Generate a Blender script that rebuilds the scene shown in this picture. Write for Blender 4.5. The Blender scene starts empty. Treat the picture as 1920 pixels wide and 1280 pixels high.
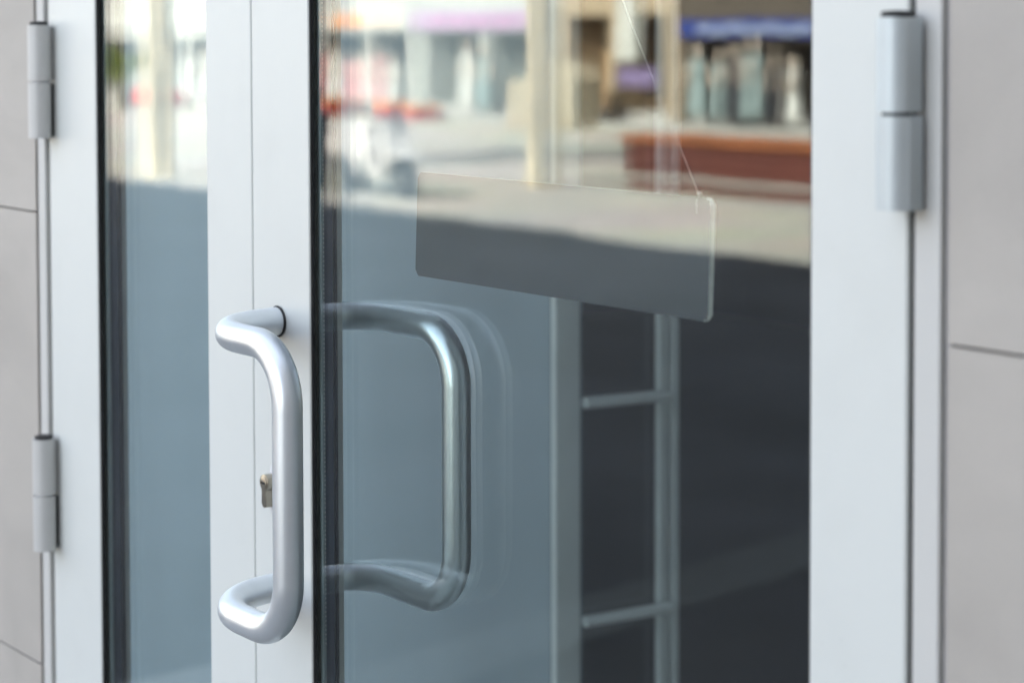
import bpy, bmesh, math, random
from mathutils import Vector, Matrix
random.seed(7)
R = math.radians
S = bpy.context.scene
C = S.collection
PI = math.pi

# ------------------------------------------------------------------ camera
EYE = 1.5
cd = bpy.data.cameras.new("camera"); cam = bpy.data.objects.new("camera", cd); C.objects.link(cam)
S.camera = cam
cd.sensor_width = 36.0
cd.lens = 75.0
cd.shift_y = -0.209
cd.clip_start = 0.05; cd.clip_end = 3000
TH = R(36.34)
PITCH = R(2.49)
ROLL = R(-0.14)
cam.location = (0, -1.071, EYE)
fwd = Vector((-math.cos(TH)*math.cos(PITCH), math.sin(TH)*math.cos(PITCH), -math.sin(PITCH)))
q = fwd.to_track_quat('-Z', 'Y')
cam.rotation_mode = 'QUATERNION'
cam.rotation_quaternion = q @ Matrix.Rotation(ROLL, 3, 'Z').to_quaternion()
cd.dof.use_dof = True
cd.dof.focus_distance = 1.98
cd.dof.aperture_fstop = 4.8

# ------------------------------------------------------------------ light
SUN_EL, SUN_AZ = R(36.6), R(8)
w = bpy.data.worlds.new("World"); S.world = w; w.use_nodes = True
nt = w.node_tree
sky = nt.nodes.new('ShaderNodeTexSky'); sky.sky_type = 'NISHITA'; sky.sun_disc = False
sky.sun_elevation = SUN_EL; sky.sun_rotation = SUN_AZ
sky.air_density = 1.0; sky.dust_density = 2.5; sky.ozone_density = 1.0
bg = nt.nodes['Background']; bg.inputs[1].default_value = 0.15
hz = nt.nodes.new('ShaderNodeHueSaturation'); hz.inputs['Saturation'].default_value = 0.42   # thin bright haze: a pale sky
nt.links.new(sky.outputs[0], hz.inputs['Color']); nt.links.new(hz.outputs[0], bg.inputs[0])
sd = bpy.data.lights.new("sun", 'SUN'); sun = bpy.data.objects.new("sun", sd); C.objects.link(sun)
sd.energy = 4.0; sd.angle = R(0.5); sd.color = (1.0, 0.93, 0.82)
sdir = Vector((math.sin(SUN_AZ)*math.cos(SUN_EL), math.cos(SUN_AZ)*math.cos(SUN_EL), math.sin(SUN_EL)))
sun.rotation_euler = sdir.to_track_quat('Z', 'Y').to_euler()
sun.location = sdir*50
S.view_settings.view_transform = 'Standard'; S.view_settings.look = 'None'
S.view_settings.exposure = 2.65
S.view_settings.gamma = 1
try:
    S.cycles.use_denoising = True
    S.cycles.max_bounces = 14; S.cycles.transparent_max_bounces = 24
    S.cycles.glossy_bounces = 6; S.cycles.diffuse_bounces = 5
    S.cycles.caustics_reflective = False; S.cycles.caustics_refractive = False
    S.cycles.sample_clamp_indirect = 8
except Exception:
    pass

# ------------------------------------------------------------------ materials
def newmat(name):
    m = bpy.data.materials.new(name); m.use_nodes = True
    return m, m.node_tree, m.node_tree.nodes['Principled BSDF']

def mat(name, col, rough=0.6, metal=0.0, var=0.08, scale=6.0, bump=0.0, bscale=60.0, stretch=(1, 1, 1), spec=0.5, coat=0.0, grime=0.0):
    m, t, p = newmat(name)
    N, L = t.nodes, t.links
    p.inputs['Roughness'].default_value = rough
    p.inputs['Metallic'].default_value = metal
    p.inputs['Specular IOR Level'].default_value = spec
    p.inputs['Coat Weight'].default_value = coat
    tc = N.new('ShaderNodeTexCoord'); mp = N.new('ShaderNodeMapping')
    mp.inputs['Scale'].default_value = stretch
    L.new(tc.outputs['Object'], mp.inputs[0])
    nz = N.new('ShaderNodeTexNoise'); nz.inputs['Scale'].default_value = scale; nz.inputs['Detail'].default_value = 6
    L.new(mp.outputs[0], nz.inputs['Vector'])
    cr = N.new('ShaderNodeValToRGB')
    cr.color_ramp.elements[0].position = 0.3; cr.color_ramp.elements[1].position = 0.7
    a = [max(0, c*(1-var)) for c in col]; b = [min(1, c*(1+var)) for c in col]
    cr.color_ramp.elements[0].color = (*a, 1); cr.color_ramp.elements[1].color = (*b, 1)
    L.new(nz.outputs[0], cr.inputs[0]); L.new(cr.outputs[0], p.inputs['Base Color'])
    if grime:   # sparse small specks and soft handling marks
        vo = N.new('ShaderNodeTexVoronoi'); vo.inputs['Scale'].default_value = 85
        L.new(tc.outputs['Object'], vo.inputs['Vector'])
        ng = N.new('ShaderNodeTexNoise'); ng.inputs['Scale'].default_value = 14; ng.inputs['Detail'].default_value = 5
        L.new(tc.outputs['Object'], ng.inputs['Vector'])
        th = N.new('ShaderNodeMapRange'); th.inputs[1].default_value = 0.56; th.inputs[2].default_value = 0.72
        th.inputs[3].default_value = 0.0; th.inputs[4].default_value = 0.10
        L.new(ng.outputs[0], th.inputs[0])
        lt = N.new('ShaderNodeMath'); lt.operation = 'LESS_THAN'
        L.new(vo.outputs['Distance'], lt.inputs[0]); L.new(th.outputs[0], lt.inputs[1])
        sm = N.new('ShaderNodeMapRange'); sm.inputs[1].default_value = 0.5; sm.inputs[2].default_value = 0.8
        sm.inputs[3].default_value = 0.0; sm.inputs[4].default_value = grime*0.35
        L.new(ng.outputs[0], sm.inputs[0])
        ad = N.new('ShaderNodeMath'); ad.operation = 'MULTIPLY_ADD'; ad.inputs[1].default_value = grime
        L.new(lt.outputs[0], ad.inputs[0]); L.new(sm.outputs[0], ad.inputs[2])
        mg = N.new('ShaderNodeMixRGB'); mg.inputs[2].default_value = (0.16, 0.15, 0.14, 1)
        L.new(ad.outputs[0], mg.inputs[0]); L.new(cr.outputs[0], mg.inputs[1]); L.new(mg.outputs[0], p.inputs['Base Color'])
    mr = N.new('ShaderNodeMapRange'); mr.inputs[3].default_value = max(0.02, rough*0.88); mr.inputs[4].default_value = min(1, rough*1.12)
    L.new(nz.outputs[0], mr.inputs[0]); L.new(mr.outputs[0], p.inputs['Roughness'])
    if bump:
        n2 = N.new('ShaderNodeTexNoise'); n2.inputs['Scale'].default_value = bscale; n2.inputs['Detail'].default_value = 4
        L.new(mp.outputs[0], n2.inputs['Vector'])
        bp = N.new('ShaderNodeBump'); bp.inputs['Strength'].default_value = bump; bp.inputs['Distance'].default_value = 0.002
        L.new(n2.outputs[0], bp.inputs['Height']); L.new(bp.outputs[0], p.inputs['Normal'])
    return m

M = {}
M['alu'] = mat('silver_painted_aluminium', (0.61, 0.632, 0.612), 0.42, 0.05, 0.015, 3.0, 0.08, 400, (1, 1, 0.15), grime=0.12)
M['alu_jamb'] = mat('jamb_aluminium', (0.51, 0.508, 0.490), 0.5, 0.0, 0.04, 3.0, 0.08, 400, (1, 1, 0.15), grime=0.25)
M['handle'] = mat('satin_anodised_metal', (0.70, 0.745, 0.785), 0.37, 0.78, 0.03, 30, 0.06, 600, grime=0.30)
M['handle_inner'] = mat('worn_anodised_metal', (0.70, 0.76, 0.80), 0.30, 0.95, 0.06, 30, 0.06, 600, grime=0.45)
M['hinge'] = mat('hinge_satin_metal', (0.50, 0.55, 0.57), 0.42, 0.35, 0.03, 20, 0.05, 500, grime=0.2)
M['hinge_left'] = mat('hinge_grey_paint', (0.50, 0.50, 0.49), 0.45, 0.1, 0.03, 20, 0.05, 500)
M['rubber'] = mat('black_rubber', (0.012, 0.012, 0.013), 0.6, 0, 0.2, 30)
M['spacer'] = mat('dark_spacer', (0.05, 0.065, 0.09), 0.4, 0.4, 0.1, 40)
M['spacer_rail'] = mat('spacer_metal', (0.22, 0.27, 0.28), 0.5, 0.2)
M['brass'] = mat('nickel_brass', (0.38, 0.35, 0.29), 0.28, 0.85, 0.1, 60)
M['hole'] = mat('keyway_dark', (0.01, 0.01, 0.01), 0.8)
M['plastic'] = mat('pale_plastic', (0.62, 0.63, 0.65), 0.4)
M['sealant'] = mat('grey_sealant', (0.30, 0.29, 0.29), 0.7, 0, 0.1, 30)
M['acrylic'] = mat('smoked_acrylic_face', (0.044, 0.049, 0.056), 0.5, 0, 0.03, 8, spec=0.3)
M['acrylic_edge_bright'] = mat('bright_edge_tint', (0.95, 0.93, 0.84), 0.25, 0, 0.12, 120)  # opaque pale colour stands in for light gathered in the edge
M['thread'] = mat('nylon_thread', (0.7, 0.66, 0.64), 0.4)
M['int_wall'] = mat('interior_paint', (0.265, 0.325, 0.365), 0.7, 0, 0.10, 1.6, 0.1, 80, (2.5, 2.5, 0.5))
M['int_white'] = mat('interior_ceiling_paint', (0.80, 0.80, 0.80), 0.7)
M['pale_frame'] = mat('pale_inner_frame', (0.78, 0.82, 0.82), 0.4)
M['vest_floor'] = mat('pale_bounce_floor', (0.66, 0.66, 0.64), 0.4, 0, 0.05, 3)  # kept pale to bounce daylight onto the inner wall
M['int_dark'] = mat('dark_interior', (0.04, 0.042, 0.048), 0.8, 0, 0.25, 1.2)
M['int_floor'] = mat('interior_tile_floor', (0.12, 0.12, 0.12), 0.35, 0, 0.2, 3)
M['counter'] = mat('counter_laminate', (0.14, 0.14, 0.135), 0.5, 0, 0.2, 4)
M['shade_dark_ground'] = mat('shade_dark_ground', (0.042, 0.043, 0.048), 0.9, 0, 0.6, 0.9, 0.6, 90)  # dark tone carries part of the building's shade
M['path'] = mat('worn_concrete_strip', (0.085, 0.09, 0.09), 0.9, 0, 0.25, 1.5)
M['landing'] = mat('landing_stone', (0.24, 0.24, 0.235), 0.8, 0, 0.12, 5, 0.3, 120)
M['bark'] = mat('pale_bark', (0.42, 0.35, 0.24), 0.85, 0, 0.3, 5, 0.8, 20, (1, 1, 0.3))
M['scooter'] = mat('white_enamel', (0.60, 0.56, 0.53), 0.3, 0, 0.03, 5, coat=0.4)
M['tyre'] = mat('tyre_rubber', (0.02, 0.02, 0.022), 0.8)
M['chrome'] = mat('scooter_metal', (0.5, 0.5, 0.5), 0.3, 0.9)
M['black'] = mat('black_enamel', (0.015, 0.015, 0.016), 0.5)
M['brown'] = mat('red_brown_boards', (0.105, 0.028, 0.019), 0.7, 0, 0.2, 3, 0.4, 40, (0.2, 1, 1))
M['orange'] = mat('orange_timber_cap', (0.26, 0.085, 0.028), 0.6, 0, 0.2, 4)
M['concrete'] = mat('concrete', (0.36, 0.35, 0.32), 0.85, 0, 0.15, 4, 0.4, 50)
M['cream'] = mat('cream_render', (0.36, 0.31, 0.22), 0.9, 0, 0.10, 1.2, 0.3, 40)
M['beige'] = mat('beige_render', (0.32, 0.25, 0.165), 0.9, 0, 0.12, 1.5, 0.3, 40)
M['pale'] = mat('pale_render', (0.37, 0.365, 0.33), 0.9, 0, 0.08, 1.2, 0.3, 40)
M['grey_render'] = mat('grey_render', (0.40, 0.41, 0.37), 0.9, 0, 0.08, 1.2, 0.3, 40)
M['dark_brick'] = mat('dark_brown_render', (0.075, 0.06, 0.045), 0.9, 0, 0.2, 2)
M['shopfloor'] = mat('shop_lining', (0.20, 0.22, 0.21), 0.8, 0, 0.2, 2)
M['shopdark'] = mat('shop_dark_lining', (0.03, 0.028, 0.03), 0.8, 0, 0.3, 2)
M['winglass'] = mat('street_window_glass', (0.05, 0.06, 0.07), 0.12, 0, 0.1, 2)
M['white_cloth'] = mat('white_cloth', (0.60, 0.60, 0.56), 0.9, 0, 0.05, 8)
M['pink_cloth'] = mat('pink_cloth', (0.62, 0.30, 0.29), 0.9, 0, 0.08, 8)
M['green_cloth'] = mat('pale_green_cloth', (0.21, 0.27, 0.265), 0.9, 0, 0.08, 8)
M['red_cloth'] = mat('red_cloth', (0.5, 0.08, 0.07), 0.9, 0, 0.08, 8)
M['black_cloth'] = mat('black_cloth', (0.02, 0.02, 0.025), 0.9)
M['sign_peach'] = mat('peach_sign', (0.62, 0.45, 0.34), 0.5)
M['skin'] = mat('mannequin_shell', (0.55, 0.46, 0.37), 0.5)
M['sign_blue'] = mat('blue_enamel_sign', (0.014, 0.032, 0.17), 0.4)
M['sign_purple'] = mat('lilac_sign', (0.36, 0.31, 0.40), 0.5)
M['sign_pink'] = mat('pink_sign_lettering', (0.45, 0.20, 0.36), 0.5)
M['sign_orange'] = mat('orange_sign', (0.72, 0.28, 0.08), 0.5)
M['sign_white'] = mat('white_sign', (0.46, 0.46, 0.42), 0.5)
M['letter'] = mat('pale_lettering', (0.62, 0.70, 0.80), 0.5)
M['purple'] = mat('purple_board', (0.17, 0.13, 0.24), 0.6)
M['timber'] = mat('tan_timber', (0.34, 0.22, 0.12), 0.7, 0, 0.2, 3)
M['yellowgreen'] = mat('yellow_green_foliage', (0.32, 0.38, 0.10), 0.8, 0, 0.3, 9)

# leaves
m, t, p = newmat('tree_leaves'); M['leaf'] = m
oi = t.nodes.new('ShaderNodeNewGeometry'); cr = t.nodes.new('ShaderNodeValToRGB')
cr.color_ramp.elements[0].color = (0.035, 0.07, 0.015, 1); cr.color_ramp.elements[1].color = (0.10, 0.15, 0.03, 1)
t.links.new(oi.outputs['Random Per Island'], cr.inputs[0]); t.links.new(cr.outputs[0], p.inputs['Base Color'])
p.inputs['Roughness'].default_value = 0.6

# stone cladding: fine speckle and faint cloudy veins
m, t, p = newmat('stone_cladding'); M['stone'] = m
N, L = t.nodes, t.links
tc = N.new('ShaderNodeTexCoord')
n1 = N.new('ShaderNodeTexNoise'); n1.inputs['Scale'].default_value = 5; n1.inputs['Detail'].default_value = 8; n1.inputs['Distortion'].default_value = 1.2
n2 = N.new('ShaderNodeTexNoise'); n2.inputs['Scale'].default_value = 700; n2.inputs['Detail'].default_value = 3
L.new(tc.outputs['Object'], n1.inputs['Vector']); L.new(tc.outputs['Object'], n2.inputs['Vector'])
mx = N.new('ShaderNodeMath'); mx.operation = 'MULTIPLY_ADD'; mx.inputs[1].default_value = 0.35
L.new(n2.outputs[0], mx.inputs[0]); L.new(n1.outputs[0], mx.inputs[2])
cr = N.new('ShaderNodeValToRGB'); cr.color_ramp.elements[0].position = 0.42; cr.color_ramp.elements[1].position = 0.88
cr.color_ramp.elements[0].color = (0.335, 0.312, 0.286, 1); cr.color_ramp.elements[1].color = (0.42, 0.393, 0.36, 1)
L.new(mx.outputs[0], cr.inputs[0]); L.new(cr.outputs[0], p.inputs['Base Color'])
p.inputs['Roughness'].default_value = 0.55
bp = N.new('ShaderNodeBump'); bp.inputs['Strength'].default_value = 0.1; bp.inputs['Distance'].default_value = 0.001
L.new(n2.outputs[0], bp.inputs['Height']); L.new(bp.outputs[0], p.inputs['Normal'])

# paving: pale slabs
m, t, p = newmat('pale_paving'); M['paving'] = m
N, L = t.nodes, t.links
tc = N.new('ShaderNodeTexCoord')
br = N.new('ShaderNodeTexBrick'); br.inputs['Scale'].default_value = 1.0
br.inputs['Color1'].default_value = (0.44, 0.40, 0.325, 1); br.inputs['Color2'].default_value = (0.38, 0.35, 0.29, 1)
br.inputs['Mortar'].default_value = (0.26, 0.245, 0.215, 1)
br.inputs['Mortar Size'].default_value = 0.012; br.inputs['Brick Width'].default_value = 0.6; br.inputs['Row Height'].default_value = 0.4
n1 = N.new('ShaderNodeTexNoise'); n1.inputs['Scale'].default_value = 0.5; n1.inputs['Detail'].default_value = 8
L.new(tc.outputs['Object'], br.inputs['Vector']); L.new(tc.outputs['Object'], n1.inputs['Vector'])
mm = N.new('ShaderNodeMixRGB'); mm.blend_type = 'MULTIPLY'; mm.inputs[0].default_value = 0.5
L.new(br.outputs[0], mm.inputs[1]); L.new(n1.outputs['Color'], mm.inputs[2])
hs = N.new('ShaderNodeHueSaturation'); hs.inputs['Saturation'].default_value = 0.8; hs.inputs['Value'].default_value = 1.3
L.new(mm.outputs[0], hs.inputs['Color']); L.new(hs.outputs[0], p.inputs['Base Color'])
p.inputs['Roughness'].default_value = 0.85

def glass(name, tint, k=1.0, dust=0.0, wave=0.0):
    """thin flat architectural glass: each face of the pane transmits straight and reflects by Fresnel"""
    m, t, p = newmat(name); N, L = t.nodes, t.links; N.remove(p)
    out = [n for n in N if n.type == 'OUTPUT_MATERIAL'][0]
    tr = N.new('ShaderNodeBsdfTransparent'); tr.inputs[0].default_value = (*tint, 1)
    gl = N.new('ShaderNodeBsdfGlossy'); gl.inputs['Roughness'].default_value = 0.0; gl.inputs[0].default_value = (0.95, 0.98, 1.0, 1)
    # facing-based Schlick, same from both sides of each face
    lw = N.new('ShaderNodeLayerWeight'); lw.inputs['Blend'].default_value = 0.5
    pw = N.new('ShaderNodeMath'); pw.operation = 'POWER'; pw.inputs[1].default_value = 5
    L.new(lw.outputs['Facing'], pw.inputs[0])
    ma = N.new('ShaderNodeMath'); ma.operation = 'MULTIPLY_ADD'; ma.inputs[1].default_value = 0.96*k; ma.inputs[2].default_value = 0.042*k
    L.new(pw.outputs[0], ma.inputs[0])
    mx = N.new('ShaderNodeMixShader')
    L.new(ma.outputs[0], mx.inputs[0]); L.new(tr.outputs[0], mx.inputs[1]); L.new(gl.outputs[0], mx.inputs[2])
    last = mx
    tc = N.new('ShaderNodeTexCoord')
    if wave:
        mp = N.new('ShaderNodeMapping'); mp.inputs['Scale'].default_value = (9, 1, 1.6)
        L.new(tc.outputs['Object'], mp.inputs[0])
        nz = N.new('ShaderNodeTexNoise'); nz.inputs['Scale'].default_value = 1.0; nz.inputs['Detail'].default_value = 2
        L.new(mp.outputs[0], nz.inputs['Vector'])
        bp = N.new('ShaderNodeBump'); bp.inputs['Strength'].default_value = 1.0; bp.inputs['Distance'].default_value = wave
        L.new(nz.outputs[0], bp.inputs['Height']); L.new(bp.outputs[0], gl.inputs['Normal'])
    if dust:
        vo = N.new('ShaderNodeTexVoronoi'); vo.inputs['Scale'].default_value = 75
        L.new(tc.outputs['Object'], vo.inputs['Vector'])
        n3 = N.new('ShaderNodeTexNoise'); n3.inputs['Scale'].default_value = 9
        L.new(tc.outputs['Object'], n3.inputs['Vector'])
        th = N.new('ShaderNodeMapRange'); th.inputs[1].default_value = 0.5; th.inputs[2].default_value = 0.75
        th.inputs[3].default_value = 0.0; th.inputs[4].default_value = 0.045
        L.new(n3.outputs[0], th.inputs[0])
        lt = N.new('ShaderNodeMath'); lt.operation = 'LESS_THAN'
        L.new(vo.outputs['Distance'], lt.inputs[0]); L.new(th.outputs[0], lt.inputs[1])
        n4 = N.new('ShaderNodeTexNoise'); n4.inputs['Scale'].default_value = 2.5; n4.inputs['Detail'].default_value = 5
        L.new(tc.outputs['Object'], n4.inputs['Vector'])
        film = N.new('ShaderNodeMapRange'); film.inputs[1].default_value = 0.35; film.inputs[2].default_value = 0.8
        film.inputs[3].default_value = 0.0; film.inputs[4].default_value = dust*0.035
        L.new(n4.outputs[0], film.inputs[0])
        md = N.new('ShaderNodeMath'); md.operation = 'MULTIPLY_ADD'; md.inputs[1].default_value = dust*0.5
        L.new(lt.outputs[0], md.inputs[0]); L.new(film.outputs[0], md.inputs[2])
        df = N.new('ShaderNodeBsdfDiffuse'); df.inputs[0].default_value = (0.6, 0.58, 0.55, 1)
        m2 = N.new('ShaderNodeMixShader')
        L.new(md.outputs[0], m2.inputs[0]); L.new(mx.outputs[0], m2.inputs[1]); L.new(df.outputs[0], m2.inputs[2])
        last = m2
    L.new(last.outputs[0], out.inputs[0])
    return m
M['glass'] = glass('door_glass_outer', (0.97, 0.99, 0.985), 1.1, dust=0.30, wave=0.00045)
M['glass_in'] = glass('door_glass_inner', (0.97, 0.99, 0.985), 1.0, wave=0.00012)

# ------------------------------------------------------------------ mesh helpers
def nb(): return bmesh.new()

def bx(bm, x0, x1, y0, y1, z0, z1, bev=0.0, seg=2):
    vs = [bm.verts.new((x, y, z)) for x in (x0, x1) for y in (y0, y1) for z in (z0, z1)]
    f = [(0, 1, 3, 2), (4, 6, 7, 5), (0, 4, 5, 1), (2, 3, 7, 6), (0, 2, 6, 4), (1, 5, 7, 3)]
    fs = [bm.faces.new([vs[i] for i in a]) for a in f]
    if bev:
        es = list({e for g in fs for e in g.edges})
        bmesh.ops.bevel(bm, geom=es, offset=bev, segments=seg, affect='EDGES', profile=0.5)

def lathe(bm, prof, c=(0, 0, 0), n=24, sx=1.0, sy=1.0, axis='Z'):
    rings = []
    for r, h in prof:
        ring = []
        for i in range(n):
            a = 2*PI*i/n
            p = Vector((math.cos(a)*r*sx, math.sin(a)*r*sy, h))
            if axis == 'Y': p = Vector((p.x, p.z, p.y))
            if axis == 'X': p = Vector((p.z, p.x, p.y))
            ring.append(bm.verts.new(p+Vector(c)))
        rings.append(ring)
    for a, b in zip(rings, rings[1:]):
        for i in range(n):
            bm.faces.new((a[i], a[(i+1) % n], b[(i+1) % n], b[i]))
    bm.faces.new(rings[0][::-1]); bm.faces.new(rings[-1])

def rounded(pts, rad, seg=14):
    P = [Vector(p) for p in pts]; out = [P[0]]
    for i in range(1, len(P)-1):
        r = rad[i-1] if isinstance(rad, (list, tuple)) else rad
        a = (P[i-1]-P[i]).normalized(); b = (P[i+1]-P[i]).normalized()
        ang = a.angle(b)
        tl = r/math.tan(ang/2)
        s, e = P[i]+a*tl, P[i]+b*tl
        cdir = (a+b).normalized(); cc = P[i]+cdir*(r/math.sin(ang/2))
        u = (s-cc).normalized(); v = (e-cc); v = (v-u*v.dot(u)).normalized()
        tot = PI-ang
        for k in range(seg+1):
            q = tot*k/seg
            out.append(cc+(u*math.cos(q)+v*math.sin(q))*r)
    out.append(P[-1])
    return out

def sweep(bm, pts, rad, n=24, cap=True):
    pts = [Vector(p) for p in pts]
    rr = rad if isinstance(rad, (list, tuple)) else [rad]*len(pts)
    rings = []; nrm = None
    for i, p in enumerate(pts):
        if i == 0: t = pts[1]-p
        elif i == len(pts)-1: t = p-pts[i-1]
        else: t = (pts[i+1]-p).normalized()+(p-pts[i-1]).normalized()
        t.normalize()
        if nrm is None:
            nrm = t.orthogonal().normalized()
        else:
            nrm = (nrm-t*nrm.dot(t)).normalized()
        bi = t.cross(nrm)
        rings.append([bm.verts.new(p+(nrm*math.cos(2*PI*k/n)+bi*math.sin(2*PI*k/n))*rr[i]) for k in range(n)])
    for a, b in zip(rings, rings[1:]):
        for k in range(n):
            bm.faces.new((a[k], a[(k+1) % n], b[(k+1) % n], b[k]))
    if cap:
        bm.faces.new(rings[0][::-1]); bm.faces.new(rings[-1])

def prism(bm, poly, y0, y1, ax='y', bev=0.0):
    """poly of (u,v) extruded along an axis: ax y -> (u,y,v); ax z -> (u,v,z)"""
    def P(u, v, w): return (u, w, v) if ax == 'y' else (u, v, w) if ax == 'z' else (w, u, v)
    a = [bm.verts.new(P(u, v, y0)) for u, v in poly]; b = [bm.verts.new(P(u, v, y1)) for u, v in poly]
    n = len(poly)
    fs = [bm.faces.new(a[::-1]), bm.faces.new(b)]
    for i in range(n): fs.append(bm.faces.new((a[i], a[(i+1) % n], b[(i+1) % n], b[i])))
    if bev:
        es = list(fs[0].edges)+list(fs[1].edges)
        bmesh.ops.bevel(bm, geom=es, offset=bev, segments=2, affect='EDGES', profile=0.5)

def obj(name, bm, mt, parent=None, smooth=False, loc=None):
    bmesh.ops.recalc_face_normals(bm, faces=bm.faces)
    me = bpy.data.meshes.new(name); bm.to_mesh(me); bm.free()
    for m_ in (mt if isinstance(mt, (list, tuple)) else [mt]): me.materials.append(M[m_])
    if smooth:
        for f in me.polygons: f.use_smooth = True
        me.set_sharp_from_angle(angle=R(38))
    o = bpy.data.objects.new(name, me); C.objects.link(o)
    if parent:
        o.parent = parent
        # meshes are written in world metres; move them into the parent's frame
        if loc is None:
            off = Vector(parent.get('_w', (0, 0, 0)))
            for v in me.vertices: v.co -= off
        o['_w'] = tuple(parent.get('_w', (0, 0, 0)))
    if loc is not None: o.location = loc
    return o

def thing(name, label, cat, loc=(0, 0, 0), group=None):
    o = bpy.data.objects.new(name, None); C.objects.link(o)
    o.location = loc; o['_w'] = tuple(loc)
    o.empty_display_size = 0.1
    o['label'] = label; o['category'] = cat
    if group: o['group'] = group
    return o

def tag(o, label, cat, group=None):
    o['label'] = label; o['category'] = cat
    if group: o['group'] = group
    return o

def struct(name, bm, mt, **k):
    o = obj(name, bm, mt, **k); o['kind'] = 'structure'; return o

def dup(root, loc, label, group=None, rotz=None):
    r = root.copy(); C.objects.link(r); r.location = loc; r['label'] = label
    if rotz is not None: r.rotation_euler = (0, 0, rotz)
    if group: r['group'] = group
    for ch in list(root.children):
        c = ch.copy(); C.objects.link(c); c.parent = r
        for g in ch.children:
            d = g.copy(); C.objects.link(d); d.parent = c
    return r

# ------------------------------------------------------------------ ground
GZ = -0.5
b = nb(); bx(b, -900, 900, -900, 900, GZ-0.4, GZ); struct('ground', b, 'paving')
b = nb(); bx(b, -300, 300, -11.9, 3, GZ+0.001, GZ+0.004); struct('shaded_ground', b, 'shade_dark_ground')  # dark sheet laid under the building's shadow to deepen the shade
b = nb()
vs = [b.verts.new(v) for v in ((-5.25, -2.3, GZ+0.008), (-5.6, -2.3, GZ+0.008), (-7.65, -11.7, GZ+0.008), (-7.2, -11.7, GZ+0.008))]
b.faces.new(vs); struct('path', b, 'path')
b = nb(); bx(b, -300, 300, -12.05, -11.901, GZ+0.001, GZ+0.02, 0.004); struct('kerb', b, 'concrete')
b = nb()
bx(b, -4.5, 2.0, -1.45, -0.001, GZ+0.004, -0.004, 0.004)
bx(b, -4.8, 2.3, -1.75, -1.45, GZ+0.004, -0.17, 0.004)
bx(b, -5.1, 2.6, -2.05, -1.75, GZ+0.004, -0.335, 0.004)
struct('entrance_steps', b, 'landing')

# ------------------------------------------------------------------ the shop building with stone cladding
SB = thing('shop_building', 'grey stone clad shop building around the glass double door', 'building', (-2, 3, GZ))
FY = -0.006       # face of the cladding
ZJ = [1.286 + 0.555*k for k in range(-3, 13)]
ZTOP = ZJ[-1]
XL, XR = -2.4225, -0.962
HEADZ = 3.10
def cladding(x0, x1, z_lo, bm, dz=0.0):
    gap = 0.0022
    xs = []
    x = x0 if x0 > -2 else x1
    wdt = 1.1
    if x0 > -2:
        while x < x1-1e-6: xs.append((x, min(x+wdt, x1))); x += wdt
    else:
        while x > x0+1e-6: xs.append((max(x-wdt, x0), x)); x -= wdt
    for a, c in xs:
        for z0, z1 in zip([z+dz for z in ZJ], [z+dz for z in ZJ[1:]]):
            if z1 <= z_lo+1e-6: continue
            bx(bm, a+gap/2, c-gap/2, FY, 0.02, max(z0, z_lo)+gap/2, z1-gap/2)
WX0, WX1, WZ0, WZ1 = -6.1, -2.75, 0.176, 2.951
b = nb(); cladding(-46, WX0, GZ, b)
for z0, z1 in zip(ZJ, ZJ[1:]):
    x = XL
    while x > WX0+1e-6:
        xa = WX1 if x == XL else max(x-1.1167, WX0)
        if x == XL or z1 <= WZ0+1e-6 or z0 >= WZ1-1e-6:
            bx(b, xa+0.0011, x-0.0011, FY, 0.02, z0+0.0011, z1-0.0011)
        x = xa
o = obj('cladding', b, 'stone', SB); o['label'] = 'stone cladding left of the door'
b = nb(); cladding(XR, 21, GZ, b, 0.008); o = obj('cladding', b, 'stone', SB); o['label'] = 'stone cladding right of the door'
b = nb()
a0, a1 = XL, XR
for z0, z1 in zip([HEADZ]+[z for z in ZJ if z > HEADZ+0.01], [z for z in ZJ if z > HEADZ+0.01]):
    bx(b, a0+0.001, (a0+a1)/2-0.001, FY, 0.02, z0+0.001, z1-0.001)
    bx(b, (a0+a1)/2+0.001, a1-0.001, FY, 0.02, z0+0.001, z1-0.001)
o = obj('cladding', b, 'stone', SB); o['label'] = 'stone cladding above the door'
b = nb()
bx(b, -46, WX0, 0.02, 0.075, GZ, ZTOP); bx(b, WX1, XL-0.004, 0.02, 0.075, GZ, ZTOP); bx(b, XR+0.004, 21, 0.02, 0.075, GZ, ZTOP)
bx(b, WX0, WX1, 0.02, 0.075, GZ, WZ0); bx(b, WX0, WX1, 0.02, 0.075, WZ1, ZTOP)
bx(b, XL-0.004, XR+0.004, 0.02, 0.075, HEADZ+0.004, ZTOP)
obj('wall', b, 'sealant', SB)
b = nb(); bx(b, -46, 21, 0.075, 14, ZTOP-0.3, ZTOP); bx(b, -46, -45.8, 0.075, 14, GZ, ZTOP-0.3); bx(b, 20.8, 21, 0.075, 14, GZ, ZTOP-0.3); bx(b, -45.8, 20.8, 13.8, 14, GZ, ZTOP-0.3)
obj('roof', b, 'concrete', SB)
b = nb(); zt = ZTOP+0.60; prism(b, [(-46.1, ZTOP), (21.1, ZTOP), (21.1, zt-0.05), (-6, zt-0.10), (-10.5, zt-0.20), (-11.2, zt-0.22), (-12.6, zt-0.20), (-13.3, zt-0.42), (-13.9, zt-0.36), (-15.6, zt+0.02), (-46.1, zt+0.05)], -0.15, 0.3, 'y'); obj('shadow_parapet', b, 'concrete', SB)  # unseen; uneven top shaped to make the ground shadow edge waver

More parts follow.
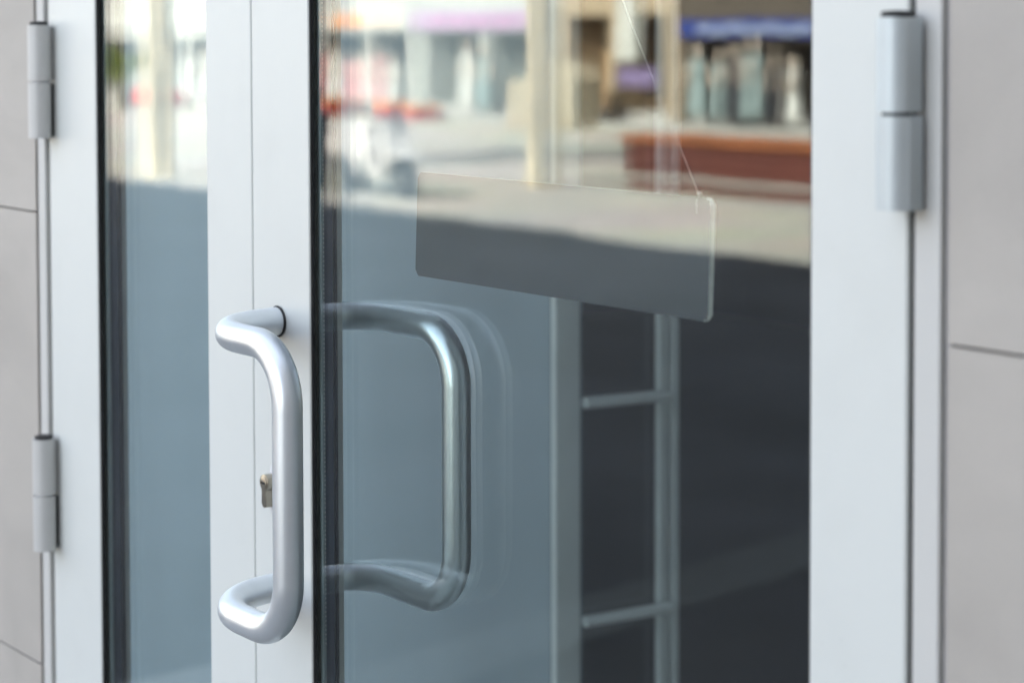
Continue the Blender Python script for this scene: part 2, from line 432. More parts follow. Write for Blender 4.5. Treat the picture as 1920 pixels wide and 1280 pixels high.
SW = thing('added_window', 'unseen window added left of the door to light the partition', 'window', (-4.4, 0.03, 0))  # out of view; added so daylight reaches the partition
b = nb()
for a in (WX0+0.002, -4.45, WX1-0.052): bx(b, a, a+0.05, 0.0, 0.07, WZ0+0.002, WZ1-0.002, 0.002)
for z in (WZ0+0.002, WZ1-0.052): bx(b, WX0+0.0525, -4.4505, 0.0, 0.07, z, z+0.05, 0.002); bx(b, -4.3995, WX1-0.0525, 0.0, 0.07, z, z+0.05, 0.002)
obj('frame', b, 'alu', SW)
for a, c in ((WX0+0.053, -4.451), (-4.399, WX1-0.053)):
    b = nb(); bx(b, a, c, 0.03, 0.036, WZ0+0.053, WZ1-0.053); obj('glass_pane', b, 'glass_in', SW)
b = nb(); bx(b, 1.9, 2.4, -7.0, FY-0.001, GZ, ZTOP); o = obj('added_wing_wall', b, 'stone', SB); o['label'] = 'unseen side wall added to block light from the right'  # out of view; added to cut daylight from the right
# ------------------------------------------------------------------ interior
PX = -2.452       # where the pale partition wall ends
b = nb(); bx(b, -9, 6, 0.02, 13.7, -0.25, -0.003); struct('floor', b, 'int_floor')
b = nb(); bx(b, -6.3, -0.90, 0.076, 1.05, -0.0025, 0.006); struct('entrance_bounce_floor', b, 'vest_floor')  # unseen pale floor, bounces daylight up to the inner wall
b = nb(); bx(b, -6.3, -0.90, 0.076, 0.86, 3.20, 3.30); struct('entrance_bounce_ceiling', b, 'int_white')  # unseen, made white to brighten the entrance by bounce
b = nb(); bx(b, -0.90, -0.80, 0.076, 1.05, 0.007, 3.199); struct('bounce_wall_right', b, 'int_white')  # unseen white wall added as a reflector for the entrance
b = nb(); bx(b, -6.4, -6.301, 0.076, 0.86, 0.007, 3.199); struct('wall_side_left', b, 'int_white')
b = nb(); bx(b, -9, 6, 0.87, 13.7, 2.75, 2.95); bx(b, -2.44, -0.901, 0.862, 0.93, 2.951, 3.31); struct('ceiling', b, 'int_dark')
b = nb(); bx(b, -6.3, PX, 0.80, 0.86, 0.007, 3.199); struct('partition_wall', b, 'int_wall')
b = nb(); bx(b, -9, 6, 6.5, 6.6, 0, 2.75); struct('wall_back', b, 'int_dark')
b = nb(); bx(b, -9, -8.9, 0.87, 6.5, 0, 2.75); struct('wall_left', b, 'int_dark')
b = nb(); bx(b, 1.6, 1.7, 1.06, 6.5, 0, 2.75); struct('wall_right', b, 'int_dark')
# inner glazed side panel: posts, glass, two rungs
IP = thing('inner_side_panel', 'narrow pale framed glazed panel with two thin crossbars inside the doorway', 'glazed panel', (PX, 0.93, 0))
b = nb(); bx(b, PX-0.04, PX+0.010, 0.802, 0.850, 0, 2.74, 0.004); obj('post', b, 'pale_frame', IP)
b = nb(); bx(b, PX-0.04, PX-0.003, 0.8503, 0.862, 0, 2.74, 0.002); obj('glazing_bead', b, 'alu_jamb', IP)
b = nb(); bx(b, PX-0.006, PX+0.006, 1.003, 1.0215, 0, 2.74, 0.003)
bx(b, PX-0.016, PX-0.005, 1.0217, 1.0296, 0, 2.74, 0.001); bx(b, PX-0.016, PX+0.004, 1.0298, 1.046, 0, 2.74, 0.003)
obj('post', b, 'pale_frame', IP)
b = nb(); bx(b, PX-0.014, PX-0.010, 0.8622, 1.0020, 0.05, 2.70); obj('glass_pane', b, 'glass_in', IP)
for zz in (0.959, 0.635, 0.31):
    b = nb(); sweep(b, [(PX+0.010, 0.856, zz+0.001), (PX+0.010, 1.020, zz-0.004)], 0.0088, 14); obj('crossbar', b, 'pale_frame', IP, smooth=True)
# counter deep inside
CT = thing('shop_counter', 'low dark counter in the dim interior behind the right glass', 'counter', (-3.2, 3.6, 0))
b = nb(); bx(b, -3.9, -2.2, 3.4, 4.0, 0.0, 0.62, 0.01); obj('body', b, 'int_dark', CT)
b = nb(); bx(b, -3.95, -2.15, 3.35, 4.05, 0.622, 0.66, 0.008); obj('counter_top', b, 'counter', CT)

# ------------------------------------------------------------------ door frame
DF = thing('door_frame', 'pale grey aluminium door frame between the stone cladding', 'door frame', (-1.69, 0.02, 0))
b = nb(); bx(b, -2.4210, -2.4005, -0.004, 0.07, -0.003, HEADZ, 0.0015); o = obj('jamb', b, 'alu_jamb', DF)
b = nb(); bx(b, -0.9965, -0.9765, -0.001, 0.07, -0.003, HEADZ, 0.0015); o = obj('jamb', b, 'alu_jamb', DF)
b = nb(); bx(b, -0.9755, -0.970, -0.004, 0.07, -0.003, HEADZ, 0.001); o = obj('trim_strip', b, 'alu_jamb', DF)
b = nb(); bx(b, -0.9690, -0.9635, 0.000, 0.07, -0.003, HEADZ, 0.001); o = obj('sealant_bead', b, 'sealant', DF)
b = nb(); bx(b, -2.4224, -2.4211, -0.003, 0.07, -0.003, HEADZ); obj('sealant_bead', b, 'sealant', DF)
b = nb(); bx(b, -2.4003, -0.9968, 0.001, 0.07, 3.04, HEADZ-0.001, 0.0015); obj('head', b, 'alu_jamb', DF)
b = nb(); bx(b, -2.4003, -0.9968, 0.001, 0.07, 2.235, 2.30, 0.0015); obj('added_transom', b, 'alu_jamb', DF)  # unseen transom and its glazing, added to let more daylight in
b = nb(); bx(b, -2.4003, -0.9968, 0.020, 0.024, 2.30, 3.04); obj('added_transom_glass', b, 'glass_in', DF)
b = nb(); bx(b, -2.4003, -2.390, 0.0675, 0.0695, 0, 2.234); bx(b, -1.011, -0.998, 0.0675, 0.0695, 0, 2.234); obj('door_stop', b, 'rubber', DF)

# ------------------------------------------------------------------ door leaves
T1 = 0.038; T2 = 0.042
ZB, ZT = 0.008, 2.230
def stile(x0, x1, glass_left, glass_right):
    """outer box full width, inner box set back from the glass"""
    bm = nb()
    bx(bm, x0, x1, 0.0, 0.0064, ZB, ZT, 0.0022, 3)
    g = 0.012
    bx(bm, x0+(0.001 if not glass_left else g), x1-(0.001 if not glass_right else g), 0.0065, 0.031, ZB+0.002, ZT-0.002)
    bx(bm, x0+(0.0 if not glass_left else 0.0), x1-(0.0 if not glass_right else 0.0), 0.0311, T1, ZB, ZT, 0.001)
    bx(bm, x0+(0.002 if not glass_left else 0.020), x1-(0.002 if not glass_right else 0.049), T1+0.0001, T2, ZB, ZT, 0.001)
    return bm
def leaf(name, label, xa, xb, wl, wr):
    """xa..xb whole leaf; wl, wr widths of its left and right stiles"""
    t = thing(name, label, 'door', ((xa+xb)/2, 0.03, 0))
    obj('stile', stile(xa, xa+wl, False, True), 'alu', t)
    obj('stile', stile(xb-wr, xb, True, False), 'alu', t)
    g0, g1 = xa+wl, xb-wr
    for (z0, z1) in ((ZB, 0.16), (ZT-0.10, ZT)):
        bm = nb(); bx(bm, g0+0.0005, g1-0.0005, 0.0003, T1-0.0003, z0+0.0005, z1-0.0005, 0.002)
        bx(bm, g0+0.001, g1-0.001, T1, T2-0.0005, z0+0.001, z1-0.001); obj('rail', bm, 'alu', t)
    zz0, zz1 = 0.16, ZT-0.10
    # outer glass and inner glass
    bm = nb(); bx(bm, g0-0.010, g1+0.010, 0.0068, 0.0108, zz0+0.001, zz1-0.001); o = obj('glass_pane', bm, 'glass', t); o['label'] = 'outer sheet of glass'
    bm = nb(); bx(bm, g0-0.010, g1+0.010, 0.0242, 0.0282, zz0+0.001, zz1-0.001); o = obj('glass_pane', bm, 'glass_in', t); o['label'] = 'inner sheet of glass'
    # rubber gaskets, outer reveal
    bm = nb()
    bx(bm, g0-0.0002, g0+0.0016, 0.0016, 0.0066, zz0, zz1, 0.0006); bx(bm, g1-0.0016, g1+0.0002, 0.0016, 0.0066, zz0, zz1, 0.0006)
    bx(bm, g0+0.002, g1-0.002, 0.0016, 0.0066, zz0, zz0+0.002); bx(bm, g0+0.002, g1-0.002, 0.0016, 0.0066, zz1-0.002, zz1)
    obj('gasket', bm, 'rubber', t)
    # spacer between the two sheets with its row of small holes
    bm = nb()
    for x in (g0, g1-0.004): bx(bm, x-0.001, x+0.0045, 0.0141, 0.0240, zz0, zz1)
    sp = obj('spacer', bm, 'spacer', t)
    bm = nb()
    for x in (g0, g1-0.004): bx(bm, x-0.001, x+0.0048, 0.0110, 0.0140, zz0, zz1)
    obj('spacer_rail', bm, 'spacer_rail', sp)
    bm = nb(); z = 0.9
    while z < 1.75:
        bx(bm, g0+0.0049, g0+0.0051, 0.0130, 0.0138, z, z+0.0014); z += 0.0045
    obj('perforation', bm, 'plastic', sp)
    bm = nb()
    bx(bm, g0-0.0004, g0+0.0012, 0.0284, 0.0308, zz0, zz1); bx(bm, g1-0.0012, g1+0.0004, 0.0284, 0.0308, zz0, zz1)
    obj('inner_gasket', bm, 'rubber', t)
    return t

XH1 = -2.3965; XSEAM = -1.903; XH2 = -1.0035
LL = leaf('door', 'narrow left door leaf with two hinges on its far edge', XH1, XSEAM-0.0008, 0.1295, 0.096)
RL = leaf('door', 'wide right door leaf carrying the tubular pull handles and lock', XSEAM+0.0008, XH2, 0.1115, 0.0935)
b = nb(); bx(b, XSEAM-0.0006, XSEAM+0.0006, 0.004, 0.02, ZB, ZT); obj('gap_strip', b, 'rubber', LL)
b = nb(); bx(b, XH2+0.0004, -0.9969, 0.004, 0.03, ZB, ZT); obj('gap_strip', b, 'rubber', RL)  # added black strip, puts the darkness of the gap into colour
b = nb(); bx(b, -2.4003, XH1-0.0004, 0.006, 0.03, ZB, ZT); obj('gap_strip', b, 'sealant', LL)

# hinges (barrel of two halves on flange plates)
def hinge(par, xc, zc, side, yc=-0.0165):
    """side = +1: leaf lies to the left of the hinge (right jamb); -1: leaf lies to the right"""
    H = 0.1290 if side > 0 else 0.1345; r = 0.0135; hm = 'hinge' if side > 0 else 'hinge_left'
    bm = nb()
    bx(bm, xc-0.003, xc+0.003, yc, 0.0, zc+0.002, zc+H/2-0.002)
    bx(bm, xc-side*0.003 if side < 0 else xc-0.003, xc+0.003 if side > 0 else xc+0.003+0.0, yc, -0.0002, zc-H/2+0.002, zc-0.003)
    h = obj('hinge', bm, hm, par)
    # upper barrel: rounded body with a flat flank towards the wall
    def body(z0, z1, flank):
        bm = nb(); poly = []
        n = 20
        for k in range(n+1):
            a = PI*0.5 + PI*k/n if True else 0
            poly.append((xc+math.cos(a)*r, yc+math.sin(a)*r*1.0))
        poly = [(xc+math.cos(PI*(0.30+1.62*k/36))*r, yc+math.sin(PI*(0.30+1.62*k/36))*r) for k in range(37)]
        poly += [(xc+flank, yc-0.0020), (xc+flank, yc+0.0105)]
        if side < 0: poly = [(2*xc-u, v) for u, v in poly]
        prism(bm, poly, z0, z1, 'z', 0.0008)
        return bm
    obj('barrel', body(zc+0.0012, zc+H/2, 0.0132), hm, h, smooth=True)
    obj('barrel', body(zc-H/2, zc-0.0012, 0.0142), hm, h, smooth=True)
    bm = nb(); lathe(bm, [(r*0.72, zc-0.0013), (r*0.72, zc+0.0013)], (xc, yc, 0)); obj('bushing', bm, 'rubber' if side > 0 else 'plastic', h, smooth=True)
    bm = nb(); lathe(bm, [(r*0.80, zc+H/2+0.0002), (r*0.80, zc+H/2+0.0036), (r*0.6, zc+H/2+0.0044), (0.001, zc+H/2+0.0048)], (xc, yc, 0)); obj('cap', bm, 'rubber', h, smooth=True)
    return h
hinge(RL, -0.9985, 1.4462, +1)
hinge(RL, -0.9985, 0.953, +1)
hinge(LL, -2.3850, 1.445, -1)
hinge(LL, -2.3850, 0.949, -1)
hinge(RL, -0.9985, 0.25, +1); hinge(LL, -2.3850, 0.25, -1)

# pull handles
MX = -1.851; BX_ = -1.680
HT, HB = 1.214, 0.946
hr = 0.0142
def handle(y_base, y_bar, label, rb, mt):
    p = rounded([(MX, y_base, HT), (MX, y_bar, HT), (BX_, y_bar, HT), (BX_, y_bar, HB), (MX, y_bar, HB), (MX, y_base, HB)], [rb, 0.054, 0.054, rb])
    bm = nb(); sweep(bm, p, hr, 36)
    o = obj('pull_handle', bm, mt, RL, smooth=True); o['label'] = label
    s = 1 if y_bar > y_base else -1
    bm = nb()
    for z in (HT, HB): lathe(bm, [(hr+0.0008, y_base+s*0.0002), (hr+0.0016, y_base+s*0.0012), (hr+0.0008, y_base+s*0.0022)], (MX, 0, z), 32, axis='Y')
    obj('washer', bm, 'rubber', o, smooth=True)
handle(-0.0002, -0.0905, 'outer pull handle of satin metal tube', 0.086, 'handle')
handle(T2+0.0002, T2+0.055, 'inner pull handle seen through the glass', 0.048, 'handle_inner')

# lock: oval rosette, profile cylinder, keyway
LX, LZ = -1.865, 1.042
bm = nb()
poly = [(LX+0.0105*math.cos(a)+0.0045, LZ+0.0290*math.sin(a)) for a in [2*PI*k/40 for k in range(40)]]
prism(bm, poly, -0.0014, 0.0, 'y', 0.0008); rs = obj('lock_rosette', bm, 'plastic', RL, smooth=True)
bm = nb()
prof = [(LX+0.0085*math.cos(a), LZ+0.008+0.0085*math.sin(a)) for a in [R(-62)+R(304)*k/28 for k in range(29)]]
prof += [(LX-0.0046, LZ-0.0015), (LX-0.0046, LZ-0.013)] + [(LX+0.0046*math.cos(a), LZ-0.013+0.0046*math.sin(a)) for a in [PI+PI*k/10 for k in range(1, 11)]] + [(LX+0.0046, LZ-0.0015)]
prism(bm, prof, -0.0105, 0.0, 'y', 0.0006); cy = obj('lock_cylinder', bm, 'brass', RL, smooth=True)
bm = nb(); lathe(bm, [(0.0064, -0.0106), (0.0064, -0.0113), (0.0055, -0.0117)], (LX, 0, LZ+0.008), 28, axis='Y'); obj('plug', bm, 'brass', cy, smooth=True)
bm = nb(); bx(bm, LX-0.0044, LX+0.0044, -0.0121, -0.0115, LZ+0.0070, LZ+0.0092, 0.0002); obj('keyhole', bm, 'hole', cy)

# ------------------------------------------------------------------ hanging acrylic plate
SG = thing('hanging_sign', 'blank smoked acrylic plate with edges coloured bright like lit acrylic hung behind the right glass', 'sign', (-1.453, 0.042, 1.325))
def rrect(x0, x1, z0, z1, r, n=6):
    out = []
    for cx, cz, a0 in ((x1-r, z1-r, 0), (x0+r, z1-r, 90), (x0+r, z0+r, 180), (x1-r, z0+r, 270)):
        out += [(cx+r*math.cos(R(a0+90*k/n)), cz+r*math.sin(R(a0+90*k/n))) for k in range(n+1)]
    return out
bm = nb(); prism(bm, rrect(-1.660, -1.248, 1.2745, 1.3715, 0.005), 0.0388, 0.0436, 'y', 0.0019)
pl = obj('plate', bm, ['acrylic', 'acrylic_edge_bright'], SG)
for f in pl.data.polygons:
    if abs(f.normal.y) < 0.9: f.material_index = 1
sx, sz = -1.2645, 1.3645
bm = nb()
sweep(bm, [(sx, 0.0385, sz-0.006), (sx, 0.0382, sz+0.004), (sx, 0.0405, sz+0.0085), (sx-0.088, 0.036, sz+0.150), (sx-0.31, 0.0335, sz+0.535)], 0.00025, 6)
obj('string', bm, 'thread', SG, smooth=True)
bm = nb()
bmesh.ops.create_icosphere(bm, subdivisions=2, radius=0.0014, matrix=Matrix.Translation((sx-0.0006, 0.0405, sz+0.0100)))
sweep(bm, [(sx-0.0003, 0.0405, sz+0.0085), (sx+0.0022, 0.0405, sz+0.0115), (sx+0.0030, 0.0405, sz+0.0090)], 0.0003, 6)
obj('knot', bm, 'thread', SG, smooth=True)
SG.rotation_euler = (R(-2.0), 0, 0)

# ------------------------------------------------------------------ the far side of the street (seen mirrored in the glass)
FYB = -28.3
def building(name, label, x0, x1, top, wallmat, winmat, fascia, bays, z0=GZ, zw0=-0.20, zw1=1.40, extra=None):
    t = thing(name, label, 'building', ((x0+x1)/2, FYB-4, GZ))
    bm = nb(); wd = (x1-x0)
    # ground floor piers and lintel leave display bays open
    n = bays; pw = 0.32; step = (wd-pw)/n
    for k in range(n+1): bx(bm, x0+k*step, x0+k*step+pw, FYB-1.2, FYB, GZ, zw1)
    bx(bm, x0, x1, FYB-9, FYB, zw1+0.001, top)
    bx(bm, x0, x1, FYB-9, FYB-1.201, GZ, zw1)
    obj('wall', bm, wallmat, t)
    bm = nb()
    for k in range(n): bx(bm, x0+k*step+pw+0.001, x0+(k+1)*step-0.001, FYB-1.199, FYB-0.05, GZ, zw0)
    obj('plinth', bm, 'concrete', t)
    bm = nb()
    for k in range(n): bx(bm, x0+k*step+pw+0.002, x0+(k+1)*step-0.002, FYB-1.19, FYB-1.1, zw0+0.002, zw1-0.002)
    obj('display_backing', bm, winmat, t)
    if fascia:
        bm = nb(); bx(bm, x0+0.1, x1-0.1, FYB+0.002, FYB+0.14, fascia[1], fascia[2], 0.01); obj('fascia_board', bm, fascia[0], t)
    bm0 = []
    z = 3.6
    while z < top-2:
        for k in range(n):
            xx = x0+(k+0.5)*step+pw/2
            bm = nb(); bx(bm, xx-0.62, xx+0.62, FYB+0.002, FYB+0.06, z, z+1.55, 0.01); wf = obj('window', bm, 'sign_white', t)
            bm = nb(); bx(bm, xx-0.54, xx-0.03, FYB+0.061, FYB+0.068, z+0.08, z+1.47); bx(bm, xx+0.03, xx+0.54, FYB+0.061, FYB+0.068, z+0.08, z+1.47); obj('pane', bm, 'winglass', wf)
        z += 2.9
    bm = nb(); bx(bm, x0-0.05, x1+0.05, FYB-9.1, FYB+0.2, top, top+0.25, 0.02); obj('roof', bm, 'concrete', t)
    return t
BA = building('shop_row_building', 'pale shop building with white goods at the far end of the row', -74, -53.2, 8.4, 'pale', 'shopfloor', ('sign_white', 1.72, 2.2), 7)
BB = building('shop_row_building', 'cream shop building with orange and white fascia board', -53.1, -43.9, 7.6, 'pale', 'shopfloor', ('sign_white', 1.62, 2.15), 4, zw1=1.50)
BC = building('shop_row_building', 'grey green shop building with lilac fascia board', -43.8, -38.4, 8.2, 'grey_render', 'shopfloor', ('sign_purple', 1.60, 2.10), 2, zw1=1.50)
BD = building('shop_row_building', 'beige rendered shop building with timber boards', -38.3, -34.2, 7.8, 'beige', 'timber', None, 2, zw1=1.9)
BE = building('shop_row_building', 'dark brown shop building under a long blue sign', -34.1, -14.0, 8.8, 'dark_brick', 'shopdark', ('sign_blue', 1.42, 1.78), 7, zw1=1.30)
bm = nb()
for k in range(34):
    x = -33.4+k*0.27; z = 1.56+0.05*math.sin(k*1.7)
    sweep(bm, [(x, FYB+0.16, z-0.07+0.03*math.sin(k*2.1)), (x+0.10, FYB+0.16, z+0.08), (x+0.2, FYB+0.16, z-0.05)], 0.028, 6)
obj('sign_strokes', bm, 'letter', BE)
bm = nb()
bx(bm, -47.7, -46.4, FYB+0.145, FYB+0.17, 1.72, 2.02); obj('sign_panel', bm, 'sign_orange', BB)
bm = nb(); bx(bm, -46.1, -44.5, FYB+0.145, FYB+0.17, 1.75, 2.0); obj('sign_panel', bm, 'sign_peach', BB)
bm = nb()
for k in range(9): bx(bm, -43.2+k*0.5, -42.95+k*0.5, FYB+0.145, FYB+0.17, 1.745+0.05*(k % 2), 1.98)
bx(bm, -43.2, -38.95, FYB+0.145, FYB+0.165, 1.70, 1.74)
obj('sign_strokes', bm, 'sign_pink', BC)
bm = nb(); bx(bm, -35.9, -34.7, FYB+0.01, FYB+0.09, 0.35, 0.75, 0.01); tag(obj('notice_board', bm, 'purple'), 'purple board fixed on the beige shop front', 'board')
bm = nb(); bx(bm, -36.0, -35.2, FYB+0.01, FYB+0.10, 0.9, 2.3, 0.01); tag(obj('banner', bm, 'sign_white'), 'white upright banner fixed above the purple board', 'banner')

# mannequins and garments in front of the displays
def mannequin(mt, h=1.55):
    t = thing('mannequin', '', 'mannequin', (0, 0, 0), 'dressed mannequins in front of the shop row')
    s = h/1.6
    bm = nb(); lathe(bm, [(0.24*s, 0.18*s), (0.27*s, 0.3*s), (0.22*s, 0.7*s), (0.14*s, 1.0*s), (0.19*s, 1.15*s), (0.20*s, 1.25*s), (0.16*s, 1.33*s), (0.06*s, 1.37*s)], (0, 0, 0), 16, 1.0, 0.7); obj('dress', bm, mt, t, smooth=True)
    bm = nb(); lathe(bm, [(0.045*s, 1.36*s), (0.05*s, 1.40*s), (0.085*s, 1.46*s), (0.095*s, 1.54*s), (0.06*s, 1.61*s), (0.01, 1.63*s)], (0, 0, 0), 14, 0.9, 1.0)
    obj('head', bm, 'skin', t, smooth=True)
    bm = nb()
    bm.free()
    for q in (-1, 1):
        bm = nb(); sweep(bm, [(q*0.17*s, 0, 1.28*s), (q*0.26*s, 0.02, 1.05*s), (q*0.27*s, 0.10, 0.82*s)], [0.05*s, 0.038*s, 0.028*s], 8)
        obj('arm', bm, 'skin', t, smooth=True)
    bm = nb(); lathe(bm, [(0.16*s, 0.0), (0.16*s, 0.02), (0.02, 0.03), (0.02, 0.3*s)], (0, 0, 0), 14); obj('stand', bm, 'chrome', t, smooth=True)
    return t
pro = {}
for mt, h in (('white_cloth', 1.6), ('pink_cloth', 1.6), ('green_cloth', 1.6), ('black_cloth', 1.6)):
    pro[mt] = mannequin(mt, h)
words = {'white_cloth': 'white', 'pink_cloth': 'pink', 'green_cloth': 'pale green', 'black_cloth': 'black'}
used = set()
spots = [(-47.6, 'pink_cloth', 'dress form in a {} dress at the left edge of the orange fascia panel'),
         (-46.9, 'white_cloth', 'dress form in a {} dress directly below the orange fascia panel'),
         (-46.2, 'pink_cloth', 'dress form in a {} dress below the gap between the fascia panels'),
         (-45.5, 'white_cloth', 'dress form in a {} dress below the peach fascia panel'),
         (-44.9, 'pink_cloth', 'dress form in a {} dress at the right end of the cream shop'),
         (-44.3, 'white_cloth', 'dress form in a {} dress beside the grey green shop corner'),
         (-41.2, 'white_cloth', 'dress form in a {} dress under the lilac fascia board'),
         (-40.5, 'green_cloth', 'dress form in a {} dress under the lilac fascia board'),
         (-33.0, 'green_cloth', 'dress form in a {} dress at the left end of the blue sign shop'),
         (-32.2, 'green_cloth', 'dress form in a {} dress below the left part of the blue sign'),
         (-31.7, 'black_cloth', 'dress form in a {} dress between two pale green ones'),
         (-31.2, 'green_cloth', 'dress form in a {} dress below the middle of the blue sign'),
         (-30.65, 'black_cloth', 'dress form in a {} dress left of the white one under the blue sign'),
         (-30.1, 'white_cloth', 'dress form in a {} dress beneath the blue sign'),
         (-53.9, 'white_cloth', 'dress form in a {} dress nearest the corner of the far pale shop'),
         (-55.0, 'white_cloth', 'dress form in a {} dress before the far pale shop')]
for i, (x, mt, lab) in enumerate(spots):
    lab = lab.format(words[mt])
    loc = (x, FYB+0.45, GZ+0.12)
    if mt not in used:
        used.add(mt); t_ = pro[mt]; t_.location = loc; t_['label'] = lab
    else:
        d_ = dup(pro[mt], loc, lab, rotz=random.uniform(-1.2, 1.2))
        k_ = random.uniform(0.82, 1.12); d_.scale = (k_*random.uniform(0.65, 1.05), k_, k_)
bm = nb(); bx(bm, -74, -14, FYB+0.02, FYB+1.1, GZ, GZ+0.12, 0.02); struct('pavement', bm, 'concrete')

ST = thing('draped_stall', 'cream draped stall with sloping cloth before the beige shop front', 'stall', (-36.4, -26.9, GZ))
bm = nb(); prism(bm, [(-37.6, GZ+0.02), (-35.5, GZ+0.02), (-35.5, 0.55), (-36.0, 0.95), (-37.6, 0.45)], -27.4, -26.5, 'y', 0.05); obj('cloth', bm, 'cream', ST, smooth=True)
bm = nb(); bx(bm, -37.7, -35.4, -27.35, -26.4, GZ, GZ+0.019); obj('base', bm, 'timber', ST)
# red and orange crates and boxes before the shops
def crate(x, y, w_, h_, mt, label):
    t = thing('display_crate', label, 'crate', (x, y, GZ))
    bm = nb(); bx(bm, x-w_/2, x+w_/2, y-0.3, y+0.3, GZ, GZ+h_*0.7, 0.02); obj('box', bm, mt, t)
    bm = nb(); bx(bm, x-w_/2-0.03, x+w_/2+0.03, y-0.33, y+0.33, GZ+h_*0.7+0.001, GZ+h_, 0.02); obj('lid', bm, 'sign_orange', t)
crate(-45.3, -26.6, 1.1, 0.42, 'red_cloth', 'wide red crate with orange lid before the cream shop')
crate(-42.5, -26.6, 0.4, 0.42, 'red_cloth', 'small red crate with orange lid before the cream shop')
crate(-41.2, -26.6, 0.4, 0.36, 'red_cloth', 'low red crate before the lilac fascia shop')
bm = nb(); bx(bm, -56.5, -53.5, -26.9, -26.4, GZ+0.10, GZ+0.45, 0.04)
for x in (-56.2, -53.8): bx(bm, x-0.05, x+0.05, -26.85, -26.45, GZ, GZ+0.0995)
tag(obj('bench', bm, 'red_cloth'), 'dark red bench before the far pale shop', 'bench')

# brown planter with orange coping
PB = thing('timber_planter', 'long low red brown boarded planter with orange timber cap', 'planter', (-17.5, -17, GZ))
px0, px1, py0, py1 = -21.4, -13.0, -17.3, -16.5
bm = nb(); bx(bm, px0+0.05, px1-0.05, py0+0.03, py1-0.03, GZ, GZ+0.14); obj('plinth', bm, 'brown', PB)
bm = nb(); bx(bm, px0-0.02, px1+0.02, py0-0.02, py1+0.02, GZ+0.141, GZ+0.19); obj('base_course', bm, 'concrete', PB)
bm = nb()
for k in range(4): bx(bm, px0, px1, py0, py1, GZ+0.195+k*0.103, GZ+0.195+k*0.103+0.088, 0.006)
obj('boards', bm, 'brown', PB)
bm = nb(); bx(bm, px0-0.06, px1+0.06, py0-0.06, py1+0.06, GZ+0.612, GZ+0.70, 0.01); obj('cap', bm, 'orange', PB)

# trees with pale trunks
def leafmesh(rad, n, seed, cz):
    rnd = random.Random(seed); bm = nb()
    cl = [(Vector((rnd.gauss(0, 1), rnd.gauss(0, 1), rnd.gauss(0, 0.75)))) for _ in range(26)]
    cl = [c.normalized()*rad*rnd.uniform(0.35, 0.95) for c in cl]
    for i in range(n):
        c = rnd.choice(cl); d = Vector((rnd.gauss(0, 1), rnd.gauss(0, 1), rnd.gauss(0, 1))).normalized()
        p = c+d*rad*0.32*rnd.random()**0.5; p.z = p.z*0.8+cz
        u = Vector((rnd.gauss(0, 1), rnd.gauss(0, 1), rnd.gauss(0, 1))).normalized(); v = u.orthogonal().normalized()
        s = rnd.uniform(0.06, 0.12)
        vs = [bm.verts.new(p+u*s), bm.verts.new(p+v*s*0.5), bm.verts.new(p-u*s), bm.verts.new(p-v*s*0.5)]
        bm.faces.new(vs)
    return bm
def tree(x, y, r0, crown, cz, label, seed):
    t = thing('street_tree', label, 'tree', (x, y, GZ), 'pale trunked street trees')
    rnd = random.Random(seed)
    bm = nb(); sweep(bm, [(x, y, GZ), (x, y, GZ+0.25), (x+0.02, y, 1.2), (x-0.03, y+0.02, 2.6), (x+0.05, y, cz)], [r0*1.3, r0*1.05, r0, r0*0.85, r0*0.4], 14)
    for k in range(6):
        a = k*PI/3+rnd.random()
        sweep(bm, [(x, y, 2.5+0.2*k), (x+math.cos(a)*crown*0.35, y+math.sin(a)*crown*0.35, 3.2+0.25*k), (x+math.cos(a)*crown*0.75, y+math.sin(a)*crown*0.75, cz+rnd.uniform(-.2, .6))], [r0*0.45, r0*0.28, r0*0.08], 8)
    obj('trunk', bm, 'bark', t, smooth=True)
    cb = leafmesh(crown, 5200, seed, cz+0.3)
    for v in cb.verts: v.co.x += x; v.co.y += y
    obj('crown', cb, 'leaf', t)
tree(-27.2, -12.7, 0.18, 2.3, 4.9, 'pale trunked street tree farther along the street', 3)
tree(-22.4, -15.8, 0.17, 2.2, 5.0, 'pale trunked street tree left of the brown planter', 5)

# white motor scooter
sxx, syy = -22.35, -13.3
SC = thing('motor_scooter', 'white motor scooter parked in the sun by the shadow edge', 'scooter', (sxx, syy, GZ))
z0 = GZ
for dx in (-0.62, 0.60):
    bm = nb(); lathe(bm, [(0.14, -0.05), (0.22, -0.055), (0.25, -0.03), (0.25, 0.03), (0.22, 0.055), (0.14, 0.05)], (sxx+dx, syy, z0+0.25), 24, axis='Y'); wh = obj('wheel', bm, 'tyre', SC, smooth=True)
    bm = nb(); lathe(bm, [(0.13, -0.045), (0.05, -0.06), (0.05, 0.06), (0.13, 0.045)], (sxx+dx, syy, z0+0.25), 20, axis='Y'); obj('rim', bm, 'chrome', wh, smooth=True)
bm = nb(); prism(bm, [(sxx-0.95, z0+0.50), (sxx-0.90, z0+0.72), (sxx-0.30, z0+0.74), (sxx-0.12, z0+0.60), (sxx-0.08, z0+0.34), (sxx+0.34, z0+0.30), (sxx+0.36, z0+0.24), (sxx-0.2, z0+0.22), (sxx-0.40, z0+0.45), (sxx-0.62, z0+0.54)], syy-0.17, syy+0.17, 'y', 0.03); obj('body', bm, 'scooter', SC, smooth=True)
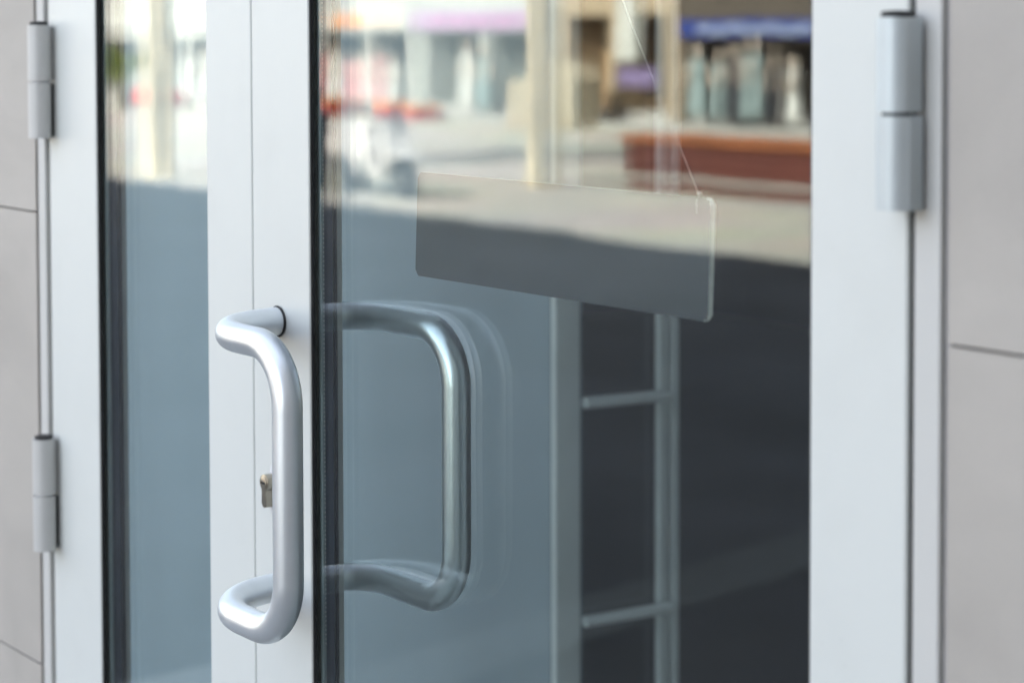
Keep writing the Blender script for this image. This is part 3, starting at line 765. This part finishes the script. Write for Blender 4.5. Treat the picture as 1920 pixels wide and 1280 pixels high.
bm = nb(); prism(bm, [(sxx+0.33, z0+0.30), (sxx+0.24, z0+0.92), (sxx+0.34, z0+0.96), (sxx+0.50, z0+0.52), (sxx+0.76, z0+0.50), (sxx+0.60, z0+0.57), (sxx+0.44, z0+0.36)], syy-0.2, syy+0.2, 'y', 0.02); obj('leg_shield', bm, 'scooter', SC, smooth=True)
bm = nb(); sweep(bm, rounded([(sxx-0.92, syy, z0+0.80), (sxx-0.6, syy, z0+0.79), (sxx-0.25, syy, z0+0.78)], 0.1), 0.10, 12); obj('seat', bm, 'scooter', SC, smooth=True)
bm = nb(); sweep(bm, [(sxx+0.16, syy-0.34, z0+1.02), (sxx+0.28, syy-0.1, z0+0.98), (sxx+0.28, syy+0.1, z0+0.98), (sxx+0.16, syy+0.34, z0+1.02)], 0.02, 8); obj('handlebar', bm, 'black', SC, smooth=True)
bm = nb(); lathe(bm, [(0.02, -0.08), (0.09, -0.03), (0.09, 0.03)], (sxx+0.38, syy, z0+0.88), 16, axis='X'); obj('headlight', bm, 'chrome', SC, smooth=True)
# black bin beside it
LB = thing('litter_bin', 'black round litter bin left of the white scooter', 'bin', (-23.75, -13.2, GZ))
bm = nb(); lathe(bm, [(0.22, GZ), (0.25, GZ+0.05), (0.27, GZ+0.85), (0.25, GZ+0.88)], (-23.75, -13.2, 0), 24); obj('body', bm, 'black', LB, smooth=True)
bm = nb(); lathe(bm, [(0.29, GZ+0.885), (0.29, GZ+0.93), (0.22, GZ+1.0), (0.05, GZ+1.04)], (-23.75, -13.2, 0), 24); obj('lid', bm, 'black', LB, smooth=True)

# flowering shrub by the far shop
def shrub(x, y, mt, label, seed):
    t = thing('potted_shrub', label, 'shrub', (x, y, GZ))
    bm = nb(); lathe(bm, [(0.3, GZ), (0.42, GZ+0.5), (0.45, GZ+0.55), (0.40, GZ+0.56)], (x, y, 0), 18); obj('pot', bm, 'concrete', t, smooth=True)
    cb = leafmesh(0.75, 900, seed, GZ+1.2)
    for v in cb.verts: v.co.x += x; v.co.y += y
    obj('foliage', cb, mt, t)
shrub(-52.6, -24.4, 'yellowgreen', 'yellow green potted shrub near the far end of the shops', 11)
shrub(-31.0, -16.9, 'leaf', 'dark potted shrub between the trees', 12)
for o in bpy.data.objects:
    if '_w' in o: del o['_w']
